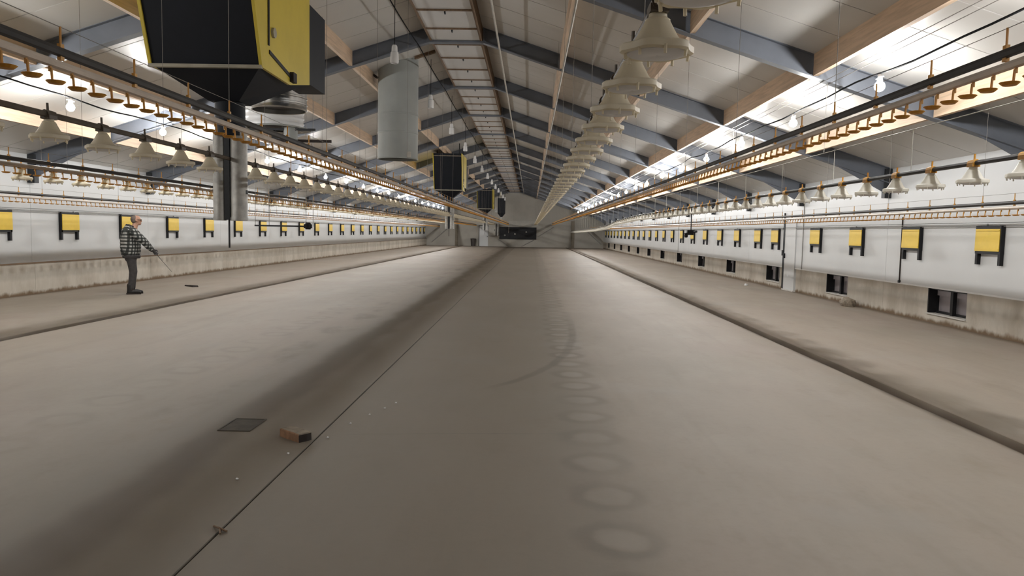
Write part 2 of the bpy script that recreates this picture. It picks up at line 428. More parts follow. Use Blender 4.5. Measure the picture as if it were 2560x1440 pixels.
dd = bpy.data.objects.new('door_2', None); COL.objects.link(dd); dd.location = (-4.8, Y1, 0); struct(dd, 'plain white door in the far gable wall')
MB().box(-.45, .45, -.06, 0, 0, 2.05).build('leaf', M['panel'], dd); MB().box(-.52, -.45, -.08, 0, 0, 2.12).box(-.52, .5, -.08, 0, 2.05, 2.12).build('frame', M['darksteel'], dd); MB().box(.34, .4, -.1, -.06, .95, 1.05).build('door_handle', M['darksteel'], dd)
bn = thing('waste_bin', 'dark brown waste bin beside the white gable door', 'bin', (-5.85, Y1 - .35, 0))
MB().lathe([(0, 0), (.22, 0), (.28, .72), (.27, .72), (.21, .03)], 14).build('body', M['bin'], bn); MB().lathe([(.29, .70), (.30, .72), (.29, .76), (.0, .80)], 14).build('lid', M['bin'], bn)
bx = thing('control_cabinet', 'grey control cabinet on the far gable wall beside the white door', 'cabinet', (-3.94, Y1, 1.08))
MB().box(-.38, .38, -.28, 0, 0, 1.2).build('body', M['backing'], bx); MB().box(-.35, .35, -.30, -.28, .04, 1.16).build('door', M['endbeige'], bx); MB().box(.24, .28, -.33, -.30, .5, .66).build('handle', M['darksteel'], bx)
pv = thing('flue_pipe', 'shiny upright galvanised pipe next to the grey control cabinet', 'pipe', (-3.35, Y1 - .2, 1.1))
MB().tube([(0, 0, 0), (0, 0, 1.25)], .11, 12).build('pipe', M['galv'], pv, True); MB().box(-.12, .12, .05, .2, .5, .56).build('bracket', M['darksteel'], pv)
for x, wv, hh in ((4.35, .17, 2.75), (-7.6, .15, 3.2)):
    tag(MB().box(x - wv, x + wv, Y1 - .16, Y1, 0, hh).build('wall_column', M['endcol']), 'steel column on the far gable wall ' + ('towards the hatch-lined wall' if x > 0 else 'towards the bare plinth wall'), 'column')
for p0, p1, lb in (((-3.3, .75), (-2.2, .05), 'sloping rod under the fan opening, on the control cabinet side'), ((.40, .735), (-.9, .05), 'sloping rod under the fan opening, on the pan line side'), ((.8, 1.1), (2.4, 2.1), 'sloping rod rising from the corner of the dark fan opening'), ((5.6, 1.9), (7.3, .4), 'sloping rod in the gable corner by the low hatches'), ((-10.2, .3), (-8.6, 1.7), 'sloping rod in the gable corner by the bare plinth')):
    tag(MB().tube([(p0[0], Y1 - .036, p0[1]), (p1[0], Y1 - .036, p1[1])], .035, 6).build('bracing_rod', M['backing']), lb, 'rod')

# ------------------------------------------------------------------ roof frames
def frame_parts():
    parts = []
    for s in (-1, 1):
        def X(d): return XC + s * d
        D = .30
        web = MB().prism_y([(X(.57), zd(.57) - .012), (X(HW), zd(HW) - .012), (X(HW), zd(HW) - D), (X(.57), zd(.57) - D)], -.01, .01)
        web.prism_y([(X(7.9), zd(7.9) - D), (X(HW - .14), zd(HW - .14) - D), (X(HW - .14), 2.52)], -.01, .01)
        fl = MB().prism_y([(X(.57), zd(.57) - D), (X(HW), zd(HW) - D), (X(HW), zd(HW) - D - .018), (X(.57), zd(.57) - D - .018)], -.08, .08)
        tp = MB().prism_y([(X(.57), zd(.57)), (X(HW), zd(HW)), (X(HW), zd(HW) - .014), (X(.57), zd(.57) - .014)], -.08, .08)
        colm = MB().box(min(X(HW - .14), X(HW)), max(X(HW - .14), X(HW)), -.075, .075, 2.40, zd(HW))
        if s < 0: colm.box(X(HW), X(HW) + .11, -.10, .10, 2.40, 2.52)
        parts += [('rafter', web.mesh('rafter', M['steel'])), ('bottom_flange', fl.mesh('bottom_flange', M['steel'])), ('top_flange', tp.mesh('top_flange', M['steel'])), ('column_head', colm.mesh('column_head', M['darksteel']))]
    tie = MB().box(XC - .62, XC + .62, -.08, .08, zd(.57) - .318, zd(.57) - .282)
    parts.append(('ridge_tie', tie.mesh('ridge_tie', M['steel'])))
    pl = MB().box(XC - .60, XC - .56, -.08, .08, zd(.57) - .3, zd(.57)).box(XC + .56, XC + .60, -.08, .08, zd(.57) - .3, zd(.57))
    parts.append(('end_plate', pl.mesh('end_plate', M['steel'])))
    return parts
fparts = frame_parts()
for i, y in enumerate(FR):
    t = thing('roof_frame', 'blue-grey steel portal frame spanning the roof, %s from the far gable' % ordw(len(FR) - i), 'frame', (0, y, 0), 0, 'steel frames under the roof')
    for nm, me in fparts: inst(nm, me, t)

# ------------------------------------------------------------------ purlins
ROWS = [(2.2, 'wood', 'timber purlin, first row below ridge, %s slope'),
        (3.87, 'wood', 'timber purlin, second row below ridge, %s slope'), (5.63, 'wood', 'timber purlin just ridge-side of lit bulbs, %s slope'), (7.35, 'wood', 'pale purlin between bulbs and eaves, %s slope')]
for s in (-1, 1):
    side = 'hatch-wall' if s > 0 else 'plinth-wall'
    for dd_, mt, lb in ROWS:
        cx = XC + s * dd_
        xa, xb = cx - .035, cx + .035
        zb = zd(dd_) - .30
        P = [(xa, zr(xa)), (xb, zr(xb)), (xb, zb), (xa, zb)]
        me = {}
        for i, (a, b) in enumerate(BAYS):
            L = round(b - a - .16 if b < Y1 else b - a - .08, 3)
            if L not in me: me[L] = MB().prism_y(P, 0, L).mesh('roof_purlin', M[mt])
            if s < 0 and dd_ == 2.2 and a < 12 < b:      # trimmed round the exhaust drum
                for p0, p1, wd in ((a + .08, 11.615, 'short piece before'), (12.385, b - .08, 'long piece beyond')):
                    tag(MB().prism_y(P, 0, p1 - p0).build('roof_purlin', M[mt], None, False, (0, p0, 0)), 'timber purlin trimmed at the exhaust drum, %s the drum' % wd, 'beam', 'timber purlins between the roof frames')
                continue
            tag(inst('roof_purlin', me[L], None, (0, a + .08, 0)), lb % side + ', %s bay from far gable' % ordw(len(BAYS) - i), 'beam', 'timber purlins between the roof frames')
# conduits below the frames
for x, lb in ((-.72, 'pale conduit running under the frames beside the ridge strip'), (.60, 'pale conduit running under the frames above the pan line')):
    z = zr(x) - .318 - .018
    tag(MB().tube([(x, -8, z), (x, Y1, z)], .02, 8).build('conduit', M['conduit']), lb, 'conduit')
cl = tag(MB().prism_y([(-2.78, zr(-2.78)), (-2.30, zr(-2.30)), (-2.30, zr(-2.3) - .07), (-2.78, zr(-2.78) - .07)], 17.85, 17.95).build('timber_cleat', M['wooddark']), 'short dark timber cleat fixed to the roof beside the ridge', 'timber')

# ------------------------------------------------------------------ lit bulbs on their cables
bulb_me = None
def lamp_proto():
    t = thing('bulb_lamp', '', 'lamp')
    MB().lathe([(0, .12), (.02, .12), (.026, .10), (.032, .06), (.034, .03), (.028, .028), (0, .028)], 12).build('socket', M['white'], t, True)
    bm = bmesh.new(); bmesh.ops.create_icosphere(bm, subdivisions=2, radius=.066)
    me = bpy.data.meshes.new('bulb'); bm.to_mesh(me); bm.free(); me.materials.append(M['bulb']); me.shade_smooth()
    inst('bulb', me, t, (0, 0, -.034))
    MB().tube([(0, -.11, .075), (0, 0, .085), (0, .11, .075)], .006, 6).build('spreader', M['white'], t)
    return t
lp = lamp_proto(); used = False
for x, ya, sp, lb, nm in ((4.37, 9.79 - 3 * 3.17, 3.17, 'lit bulb on the hatch-wall slope cable', 'cable of lit bulbs along the hatch-wall slope'), (-7.66, 12.51 - 4 * 3.14, 3.14, 'lit bulb on the plinth-wall slope cable', 'cable of lit bulbs along the plinth-wall slope')):
    zc = zr(x) - .318 - .04
    ys_ = []; y = ya
    while y < 73: ys_.append(y); y += sp
    pts = []
    grid = [-8.5 + .5 * k for k in range(int((77.6 + 8.5) / .5))]
    def cz(y):
        f = ((y - 1.1) / 5.0) % 1.0
        return zc - .045 * math.sin(math.pi * f) - .012 * math.sin(y * 2.9)
    c = MB().tube([(x + .015 * math.sin(y * 1.7), y, cz(y)) for y in grid] + [(x, Y1, zc)], .013, 6).build('light_cable', M['cable'], None, True)
    tag(c, 'black electric ' + nm, 'cable')
    for fy in FR:
        if fy > 0: MB().tube([(x, fy, zc), (x, fy, zc + .04)], .004, 5).build('cable_hook', M['wire'], c)
    for i, y in enumerate(ys_):
        o = lp if not used else dup(lp, (0, 0, 0))
        used = True
        off = y < (9.0 if x > 0 else 12.0)          # the row runs on overhead, out of the frame
        o.name = 'bulb_lamp_offscreen' if off else 'bulb_lamp'
        for ch in o.children:
            if ch.name.split('.')[0].startswith('bulb'): ch.name = 'bulb_offscreen' if off else 'bulb'
        o.location = (x + .015 * math.sin(y * 1.7), y, cz(y) - .130); o['label'] = lb + ', %s from far gable' % ordw(len(ys_) - i); o['group'] = 'lit bulbs on the ' + nm.split(' along')[0]

for x in (4.13, 4.22):
    z = zr(x) - .318 - .006
    tag(MB().tube([(x, 1.0, z), (x, Y1, z)], .005, 5).build('guide_wire', M['wire']), 'thin steel guide wire %s the purlin beside the hatch-wall bulbs' % ('close to' if x < 4.2 else 'a hand away from'), 'wire')
# unlit pendants beside the ridge
def pendant():
    t = thing('pendant_lamp', 'small white unlit pendant lamp hanging beside the ridge', 'lamp', (0, 0, 0), 0, 'unlit white pendants beside the ridge')
    MB().tube([(0, 0, .16), (0, 0, 1.02)], .006, 6).build('cord', M['cable'], t)
    MB().lathe([(0, .17), (.035, .17), (.05, .14), (.055, .06), (.045, .05), (0, .05)], 14).build('cap', M['white'], t, True)
    MB().lathe([(.045, .055), (.07, .04), (.078, -.12), (.07, -.15), (.062, -.15), (.06, .03)], 16).build('shade', M['white'], t, True)
    MB().lathe([(0, -.02), (.03, -.03), (.045, -.08), (.03, -.13), (0, -.145)], 12).build('bulb', M['tray'], t, True)
    return t
pp = pendant()
for k in range(13):
    o = pp if k == 0 else dup(pp, (0, 0, 0))
    o['label'] = 'small white unlit pendant lamp beside the ridge, ' + ('before the grey exhaust chimney' if k == 0 else '%s beyond the grey exhaust chimney' % ordw(k))
    o.location = (-2.49, 13.7 + 4.9 * k, zr(-2.49) - .28 - .74)
pcab = [(-2.40, y, zr(-2.4) - .318 - .012 - .05 * abs(math.sin((y - 1.1) / 5 * math.pi))) for y in [6 + .5 * k for k in range(143)]]
tag(MB().tube(pcab, .011, 6).build('light_cable', M['cable']), 'black cable feeding the unlit pendants beside the ridge', 'cable')

# ------------------------------------------------------------------ drinker lines
def nip_mesh(far=False):
    q = MB()
    q.tube([(0, 0, .0), (0, 0, -.026)], .008, 6)
    q.tube([(.006, 0, -.01), (.010, 0, -.075)], .0065, 6)
    q.lathe([(.005, -.086), (.030, -.083), (.044, -.070), (.041, -.068), (.026, -.077), (.0, -.080)], 12, (.026, 0, 0))
    return q.mesh('nipple_cup', M['orange'])
nip = nip_mesh()
hang = MB().box(-.009, .009, -.014, .014, -.03, .045).tube([(0, 0, .04), (0, 0, .125)], .006, 6).mesh('hanger', M['orange'])
NSP = 1 / 6.0
def drinker(x, z, ya, ystart, label, sgn):
    t = thing('drinker_line', label, 'drinker', (x, 0, z))
    y1 = Y1 - .35
    MB().tube([(0, ya, 0), (0, y1, 0)], .022, 8).build('water_tube', M['watertube'], t, True)
    MB().tube([(0, ya, .062), (0, y1, .062)], .024, 8).build('support_rail', M['rail'], t, True)
    n = 0; y = ystart
    rest = MB()
    while y < y1:
        if n < 300:
            o = inst('nipple_cup', nip, t, (0, y, -.018)); o.scale.x = sgn
        else:
            rest.tube([(.01 * sgn, y, -.02), (.012 * sgn, y, -.09)], .008, 4); rest.lathe([(.03, -.10), (.036, -.085), (.0, -.092)], 6, (.022 * sgn, y, 0))
        n += 1; y += NSP
    if rest.v:
        r = rest.build('distant_cups', M['orange'], t); r['kind'] = 'stuff'
    y = ystart - NSP / 2; k = 0
    while y < y1:
        inst('hanger', hang, t, (0, y, .055))
        if k % 4 == 1:
            top = hang_z(x, y) - z
            MB().tube([(0, y, .17), (0, y, top)], .0025, 4).build('suspension_cord', M['cordgrey'], t)
        k += 1; y += NSP * 4
    MB().tube([(0, ya, .178), (0, y1, .178)], .002, 4).build('roost_wire', M['wire'], t)
    MB().tube([(0, y1 - .02, .01), (0, y1 + .1, 0), (0, y1 + .15, -.3), (0, y1 + .15, -.9)], .018, 6).build('end_hose', M['watertube'], t)
    return t
drinker(-2.23, 2.29, 1.4, 2.33, 'drinker line with orange cups hanging between floor joint and hopper row', 1)
drinker(2.20, 2.36, 1.4, 2.40, 'drinker line with orange cups in front of the hatch-wall bulbs', -1)
drinker(-5.55, 2.165, 5.0, 6.05, 'drinker line with orange cups between the two plinth-side pan lines', 1)
drinker(-9.30, 2.01, 10.0, 11.0, 'drinker line with orange cups closest to the bare plinth wall', 1)
drinker(6.00, 1.965, 5.5, 7.0, 'drinker line with orange cups closest to the hatch-lined wall', -1)

# ------------------------------------------------------------------ pan feeder lines
# near pans: pan(cone) > rim, tray, clamp ; far pans: one mesh
NS = 24
def pan_cone():
    q = MB().lathe([(.026, .152), (.034, .150), (.037, .128), (.045, .122), (.060, .092), (.080, .055), (.098, .030), (.106, .020), (.098, .018), (.074, .052), (.054, .088), (.038, .115), (.028, .14)], NS)
    q.lathe([(.045, .122), (.049, .119), (.047, .112)], NS)
    return q
def pan_rim():
    q = MB().lathe([(.098, .024), (.110, .028), (.128, .024), (.138, .018), (.138, -.006), (.126, -.014), (.114, -.006), (.098, .008)], NS, lobes=((2, 3, 4, 5), 2, .055))
    for k in range(8):
        t = k * 2 * math.pi / 8 + .1
        q.tube([(.128 * math.cos(t), .128 * math.sin(t), .0), (.124 * math.cos(t), .124 * math.sin(t), -.034)], .0065, 5)
    return q
def pan_tray(): return MB().lathe([(.122, .004), (.116, -.012), (.075, -.022), (.02, -.018), (.0, -.014)], NS)
def pan_clamp(): return MB().box(-.036, .036, -.05, .05, .142, .172).tube([(0, -.055, .178), (0, .055, .178)], .034, 8).tube([(0, -.01, .19), (0, -.015, .265)], .010, 6)
PAN_ME = {k: f().mesh(k, M[mt], True) for k, f, mt in (('cone', pan_cone, 'cream'), ('rim', pan_rim, 'cream'), ('tray', pan_tray, 'tray'))}
M['palepan'] = pmat('pale_plastic', (.86, .84, .78), .42, var=.06, scale=9)
translucent(M['palepan'], .55, (.88, .86, .80))
PAN_PALE = {k: f().mesh(k, M[mt], True) for k, f, mt in (('cone', pan_cone, 'palepan'), ('rim', pan_rim, 'palepan'), ('tray', pan_tray, 'tray'))}
CL_O = pan_clamp().mesh('clamp', M['orange']); CL_B = pan_clamp().mesh('clamp', M['feedtube'])
def far_pan(mt='cream'):
    q = MB().lathe([(.03, .15), (.045, .122), (.080, .055), (.112, .03), (.145, .018), (.147, -.006), (.115, -.014), (.0, -.02)], 12)
    q.box(-.035, .035, -.05, .05, .14, .18); return q.mesh('pan', M[mt], True)
FARP = far_pan(); FARP_PALE = far_pan('palepan')
def lerp_path(pts, y):
    for (ya, za), (yb, zb) in zip(pts, pts[1:]):
        if y <= yb: return za + (zb - za) * max(0, y - ya) / (yb - ya)
    return pts[-1][1]
def pan_line(x, zrim, ya, yp, sp, label, clamp, path=None, cords=None, tubemat='feedtube'):
    PM, FP = (PAN_PALE, FARP_PALE) if cords else (PAN_ME, FARP)
    path = path or [(0, 0), (80, 0)]
    t = thing('feed_line', label, 'feeder', (x, 0, zrim))
    y1 = Y1 - .5
    ys_ = [ya + (y1 - ya) * i / 60 for i in range(61)]
    MB().tube([(0, y, .178 + lerp_path(path, y)) for y in ys_], .024, 8).build('feed_tube', M[tubemat], t, True)
    y = yp; k = 0
    while y < y1:
        dz = lerp_path(path, y)
        if x == -3.74 and any(abs(y - h) < .26 for h in HOPY):      # the drop tubes stand here
            k += 1; y += sp; continue
        if y < 26:
            p = inst('pan', PM['cone'], t, (0, y, dz)); inst('rim', PM['rim'], p); inst('tray', PM['tray'], p); inst('clamp', clamp, p)
        else: inst('pan', FP, t, (0, y, dz))
        if cords is None and k % 4 == 1 and not (x == -3.74 and any(-1.35 < y + sp / 2 - h < 1.2 for h in HOPY)):
            MB().tube([(0, y + sp / 2, .19 + dz), (0, y + sp / 2, hang_z(x, y + sp / 2) - zrim)], .0025, 4).build('suspension_cord', M['cordgrey'], t)
        k += 1; y += sp
    if cords:
        cz0 = cords - zrim; y = 6.39
        MB().tube([(0, 4, cz0), (0, y1, cz0)], .005, 5).build('winch_cable', M['cord'], t)
        while y < y1:
            MB().tube([(0, y, cz0 + .01), (0, y, .178 + lerp_path(path, y))], .004, 5).build('suspension_cord', M['cord'], t)
            MB().box(-.02, .02, -.022, .022, cz0 - .03, cz0 + .03).build('pulley', M['cord'], t); y += 2.16
        for fy in [q for q in FR if q > 5]: MB().tube([(0, fy, cz0), (0, fy, zr(x) - .31 - zrim)], .004, 5).build('hanging_wire', M['cord'], t)
    MB().tube([(0, y1 - .05, .178 + lerp_path(path, y1)), (0, y1 + .5, .178 + lerp_path(path, y1))], .03, 8).build('drive_end', M['galv'], t)
    return t
pan_line(.48, 2.265, 1.2, 2.30, .735, 'feed line of cream cone pans above the worn pan prints', CL_B)
pan_line(-3.74, 2.205, 3.0, 3.63, .735, 'feed line of cream pans passing through the hopper drop tubes', CL_B)
pan_line(4.20, 2.105, 5.0, 5.84, .76, 'feed line of off-white pans with orange clamps and a pale winch cable', CL_O, [(0, .0), (30, .0), (37, -.10), (42, -.30), (50, -.42), (70, -.52), (80, -.55)], cords=2.76, tubemat='rail')
pan_line(-7.50, 2.19, 7.0, 8.1, .735, 'feed line of cream pans under the plinth-wall bulbs', CL_O, tubemat='rail')

# ------------------------------------------------------------------ feed hoppers
def hopper(loc, label):
    # local origin: centre of the drop tube on the pan line axis, z = 0 at the floor
    t = thing('feed_hopper', label, 'hopper', loc, 0, 'black and yellow feed hoppers')
    W, zb, zt = .62, 3.37, 4.945
    yb, yt, yk = -.68, -1.25, 1.14          # front bottom, front top, back
    MB().hexa([(-W, yb, zb), (W, yb, zb), (W, yb + .03, zb), (-W, yb + .03, zb)], [(-W, yt, zt), (W, yt, zt), (W, yt + .03, zt), (-W, yt + .03, zt)]).build('front_sheet', M['hopblack'], t)
    for s in (-1, 1):
        P = [(yb - .02, zb - .01), (.30, zb - .02), (yk, zb + .14), (yk, zt), (yt - .02, zt)]
        x0, x1 = sorted((s * W, s * (W + .035)))
        pn = MB().prism_x(P, x0, x1).build('side_sheet', M['hopyellow'], t)
        xo = s * (W + .035); e0, e1 = sorted((xo, xo + s * .012))
        MB().prism_x([(yb + .16, zb + .28), (yb + .20, zb + .28), (yb + .20, zt), (yb + .16, zt)], e0, e1).build('seam_strip', M['black'], pn)
        MB().prism_x([(yb + .20, zb + .19), (.34, zb + .055), (.34, zb + .10), (yb + .20, zb + .235)], e0, e1).build('seam_strip', M['black'], pn)
        MB().tube([(xo, yb + .33, zb + .46), (xo + s * .03, yb + .33, zb + .46)], .06, 12).build('bolt_plate', M['hoptrim'], pn)
        MB().box(min(xo, xo + s * .05), max(xo, xo + s * .05), .28, .42, zb + .02, zb + .14).build('latch', M['soot'], pn)
    MB().box(-W, W, yk - .03, yk, zb + .14, zt).build('back_sheet', M['hopblack'], t)
    MB().box(W - .35, W + .035, yk, yk + .78, zb + .15, zt - .35).build('motor_cover', M['hopblack'], t)
    MB().box(-W - .03, W + .03, yb - .045, yb + .01, zb - .025, zb + .012).build('edge_trim', M['hoptrim'], t)
    MB().hexa([(-.185, -.185, 3.06), (.185, -.185, 3.06), (.185, .185, 3.06), (-.185, .185, 3.06)], [(-W, yb, zb), (W, yb, zb), (W, yk - .03, zb + .14), (-W, yk - .03, zb + .14)]).build('funnel', M['hopblack'], t)
    MB().tube([(0, 0, 3.08), (0, 0, 2.66)], .18, 18).build('outlet_tube', M['hopblack'], t, True)
    q = MB().lathe([(.105, 0), (.108, .03), (.10, .05), (.10, 1.08), (.108, 1.1)], 18, (.108, 0, 1.62)); q.cap(.105, 1.0, 18, (.108, 0, 1.62)); q.build('drop_tube', M['galv'], t, True)
    q = MB().lathe([(.080, 0), (.083, .03), (.078, .05), (.078, 1.08), (.083, 1.1)], 16, (-.135, 0, 1.62)); q.cap(.078, 1.0, 16, (-.135, 0, 1.62)); q.build('drop_tube', M['galv'], t, True)
    MB().box(-.21, .21, -.03, .03, 1.95, 2.0).box(-.06, .008, -.05, .05, 1.63, 2.7).build('tube_clamp', M['darksteel'], t)
    MB().tube([(-.02, 0, 1.66), (-.02, 0, 1.28)], .012, 6).build('switch_rod', M['darksteel'], t)
    for x in (-.5, .5):
        for y in (-.9, .9): MB().box(x - .02, x + .02, y - .006, y + .006, zt - .1, zr(loc[0] + x) + .0).build('hanger_strap', M['darksteel'], t)
    MB().box(-W, W, yt + .03, yk - .03, zt - .12, zt - .09).build('feed_level', M['stone'], t)
    return t
hopper((-3.74, 9.38, 0), 'large black and yellow feed hopper in front of the galvanised exhaust drum')
hopper((-3.74, 34.9, 0), 'black and yellow feed hopper beyond the grey exhaust chimney')
hopper((-3.74, 62.6, 0), 'distant black feed hopper between mid hall and far gable')
hs = thing('auger_bin', 'small narrow black feed bin nearest the far gable wall', 'hopper', (-2.85, 73.5, 0))
MB().box(-.36, .36, -.3, .5, 3.3, 4.75).build('body', M['hopblack'], hs); MB().hexa([(-.1, -.1, 2.95), (.1, -.1, 2.95), (.1, .1, 2.95), (-.1, .1, 2.95)], [(-.36, -.3, 3.3), (.36, -.3, 3.3), (.36, .5, 3.3), (-.36, .5, 3.3)]).build('funnel', M['hopblack'], hs)
MB().box(-.62, -.36, -.2, .2, 3.35, 3.75).build('galvanised_box', M['galv'], hs); MB().tube([(0, 0, 2.96), (0, 0, 2.45)], .09, 10).build('outlet_tube', M['galv'], hs)
for x in (-.3, .3): MB().box(x - .02, x + .02, .08, .10, 4.7, zr(-2.85 + x)).build('hanger_strap', M['darksteel'], hs)

# ------------------------------------------------------------------ exhaust chimney, drums
def duct(name, label, x, y, r, zb, mat, rings):
    t = thing(name, label, 'chimney', (x, y, zb))
    top = zr(x + (r if x > XC else -r)) - zb - .02
    prof = [(r - .019, .004), (r - .012, 0), (r, 0), (r + .012, .02), (r, .05)]
    zz = [z for z in rings if z < top - .05]
    for z in zz: prof += [(r, z - .02), (r + .008, z - .012), (r + .008, z + .012), (r, z + .02)]
    prof += [(r, 99.0)]
    q = MB().lathe(prof, 40)
    q.v = [(a, b, c if c < 90 else zr(x + a) - zb) for a, b, c in q.v]
    q.build('duct', M[mat], t, True)
    MB().lathe([(r - .02, .004), (r - .02, top - .1)], 40).build('inner_wall', M[mat], t, True)
    MB().cap(r - .02, .07, 40).build('dark_inside_disc', M['black'], t)  # black disc near the mouth stands in for the shade inside the duct
    return t
ch = duct('exhaust_chimney', 'grey plastic exhaust chimney hanging from the roof beside the ridge', -3.22, 18.25, .475, 3.22, 'greyduct', [.62, 1.05])
for (a0, z0, a1, z1) in ((-.9, .02, -.9, .16), (-2.6, .05, -2.6, .2)):
    MB().box(.44 * math.cos(a0), .44 * math.cos(a0) + .10, .44 * math.sin(a0) - .04, .44 * math.sin(a0), z0, z1).build('damper_actuator', M['endbeige'], ch)
MB().tube([(-.47, -.1, 1.9), (-.62, -.1, 2.0), (-.75, -.1, 1.9)], .03, 6).build('cable_loop', M['soot'], ch)
duct('exhaust_drum', 'shiny galvanised exhaust drum with ribbed rim behind the large hopper', -4.0, 12.0, .42, 3.38, 'galvshiny', [.10, .2, .34, .6])
fh = thing('circulation_fan', 'galvanised circulation fan drum with crossed mounting bars behind the exhaust drum', 'fan', (-4.85, 14.3, 3.43))
prof = [(.50, .0), (.52, 0)]
for k in range(5): prof += [(.52, .04 + .1 * k), (.535, .06 + .1 * k), (.52, .08 + .1 * k)]
prof += [(.52, .55), (.50, .55)]
MB().lathe(prof, 36).build('drum', M['white'], fh, True)
MB().lathe([(.50, .03), (.30, -.02), (0, -.03)], 32).build('bottom_guard', M['darksteel'], fh, True)
MB().lathe([(.52, -.0), (.66, -.03), (.66, -.05), (.50, -.03)], 36).build('flange_ring', M['greyduct'], fh, True)
MB().lathe([(.0, .0), (.125, .0), (.125, -.24), (.115, -.24), (.11, -.16), (0, -.16)], 20, (.38, -.25, -.04)).build('outlet_neck', M['greyduct'], fh, True)
MB().box(-.35, .85, -.32, -.27, -.10, -.06).build('mounting_bar', M['darksteel'], fh)
MB().box(.0, 1.12, -.22, -.17, -.30, -.25).build('mounting_bar', M['soot'], fh)
MB().box(.04, .08, -.2, -.16, -.27, -.06).build('bar_link', M['darksteel'], fh)
for a in (.4, 2.5, 4.6): MB().tube([(.45 * math.cos(a), .45 * math.sin(a), .5), (.45 * math.cos(a), .45 * math.sin(a), zr(-4.85 + .45 * math.cos(a)) - 3.43)], .01, 6).build('suspension_rod', M['wire'], fh)

# ------------------------------------------------------------------ wall inlets
def inlet(sgn):     # sgn: direction into the room (-1 for the right wall)
    t = thing('wall_inlet', '', 'air inlet')
    def bx(q, d0, d1, y0, y1, z0, z1):
        x0, x1 = sorted((sgn * d0, sgn * d1)); return q.box(x0, x1, y0, y1, z0, z1)
    q = MB(); bx(q, 0, .065, -.34, -.29, 0, .46); bx(q, 0, .065, .29, .34, 0, .46); bx(q, 0, .070, -.34, .34, .405, .455); bx(q, 0, .065, -.34, .34, 0, .045); bx(q, 0, .02, -.3, .3, .02, .43)
    q.build('frame', M['black'], t)
    q = MB(); d0 = .100
    q.hexa([(sgn * .055, -.315, .045), (sgn * .078, -.315, .045), (sgn * .078, .335, .045), (sgn * .055, .335, .045)], [(sgn * .055, -.315, .405), (sgn * .073, -.315, .405), (sgn * .073, .335, .405), (sgn * .055, .335, .405)])
    f = q.build('flap', M['yellow'], t)
    q = MB(); bx(q, .073, .082, -.30, .32, .065, .085); bx(q, .071, .080, -.30, .32, .37, .39); q.build('flap_rib', M['yellow'], f)
    for y in (-.335, .275):
        q = MB(); bx(q, 0, .06, y, y + .06, -.18, .0); q.build('bracket', M['black'], t)
    return t
pr = inlet(-1); pl_ = inlet(1)
RI = [12.49 - 5, 12.49 - 2.5, 12.49, 14.99, 17.5, 19.98, 23.23, 25.0] + [27.5 + 2.5 * k for k in range(20)]
LI = [12.6, 15.08, 17.40] + [19.93 + 2.56 * k for k in range(23)]
for i, y in enumerate(RI):
    o = pr if i == 0 else dup(pr, (0, 0, 0)); o.location = (XR, y, 1.335); o['label'] = 'yellow flap air inlet on the hatch-lined wall, ' + ('%s before the white door' % ordw(6 - i) if i < 6 else '%s beyond the white door' % ordw(i - 5)); o['group'] = 'yellow inlets on the hatch-lined wall'
for i, y in enumerate(LI):
    o = pl_ if i == 0 else dup(pl_, (0, 0, 0)); o.location = (XL - .012, y, 1.345); o['label'] = 'yellow flap air inlet above the bare plinth, ' + ('%s before the person' % ordw(3 - i) if i < 3 else ('right behind the person' if i == 3 else '%s beyond the person' % ordw(i - 3))); o['group'] = 'yellow inlets above the bare plinth'
for x, lb in ((XR - .03, 'hatch-lined wall'), (XL + .02, 'bare plinth wall')):
    for dz, nm in ((1.815, 'upper'), (1.795 + .0, 'lower')):
        if dz == 1.795: dz = 1.782
        t = thing('pull_cable', nm + ' thin steel pull cable above the yellow inlets on the ' + lb, 'cable', (x, 0, dz))
        MB().tube([(0, Y0 + .1, 0), (0, Y1, 0)], .006, 5).build('cable', M['wire'], t)
        for y in [7.6 + 5 * k for k in range(14)]:
            xx = .028 if x > 0 else -.03
            MB().tube([(0, y, 0), (xx, y, 0)], .012, 6).build('guide', M['darksteel'], t)
t = thing('wall_conduit', 'thin dark upright conduit on the hatch-lined wall beside a yellow inlet', 'conduit', (XR, 15.46, .67))
MB().tube([(-.012, 0, 0), (-.012, 0, 1.32)], .014, 6).build('pipe', M['soot'], t); MB().box(-.03, 0, -.03, .03, .0, .05).build('clip', M['darksteel'], t)
t = thing('wall_conduit', 'dark upright conduit with a switch beside the narrow white door', 'conduit', (XR, 22.52, .0))
MB().tube([(-.02, 0, .05), (-.02, 0, 2.25)], .02, 6).build('pipe', M['darksteel'], t); MB().box(-.06, 0, -.05, .05, 1.0, 1.16).build('switch', M['black'], t)
for i, (y, z0, z1) in enumerate(((21.0, .66, 2.5), (38.5, .66, 2.6), (20.6, 1.9, 2.6))[:2]):
    tag(MB().tube([(XR - .008, y, z0), (XR - .008, y, z1)], .012, 6).build('wall_cable', M['wire']), ('pale upright cable on the hatch-lined wall, door side of a roof frame', 'pale upright cable on the hatch-lined wall far beyond the white door')[i], 'cable')

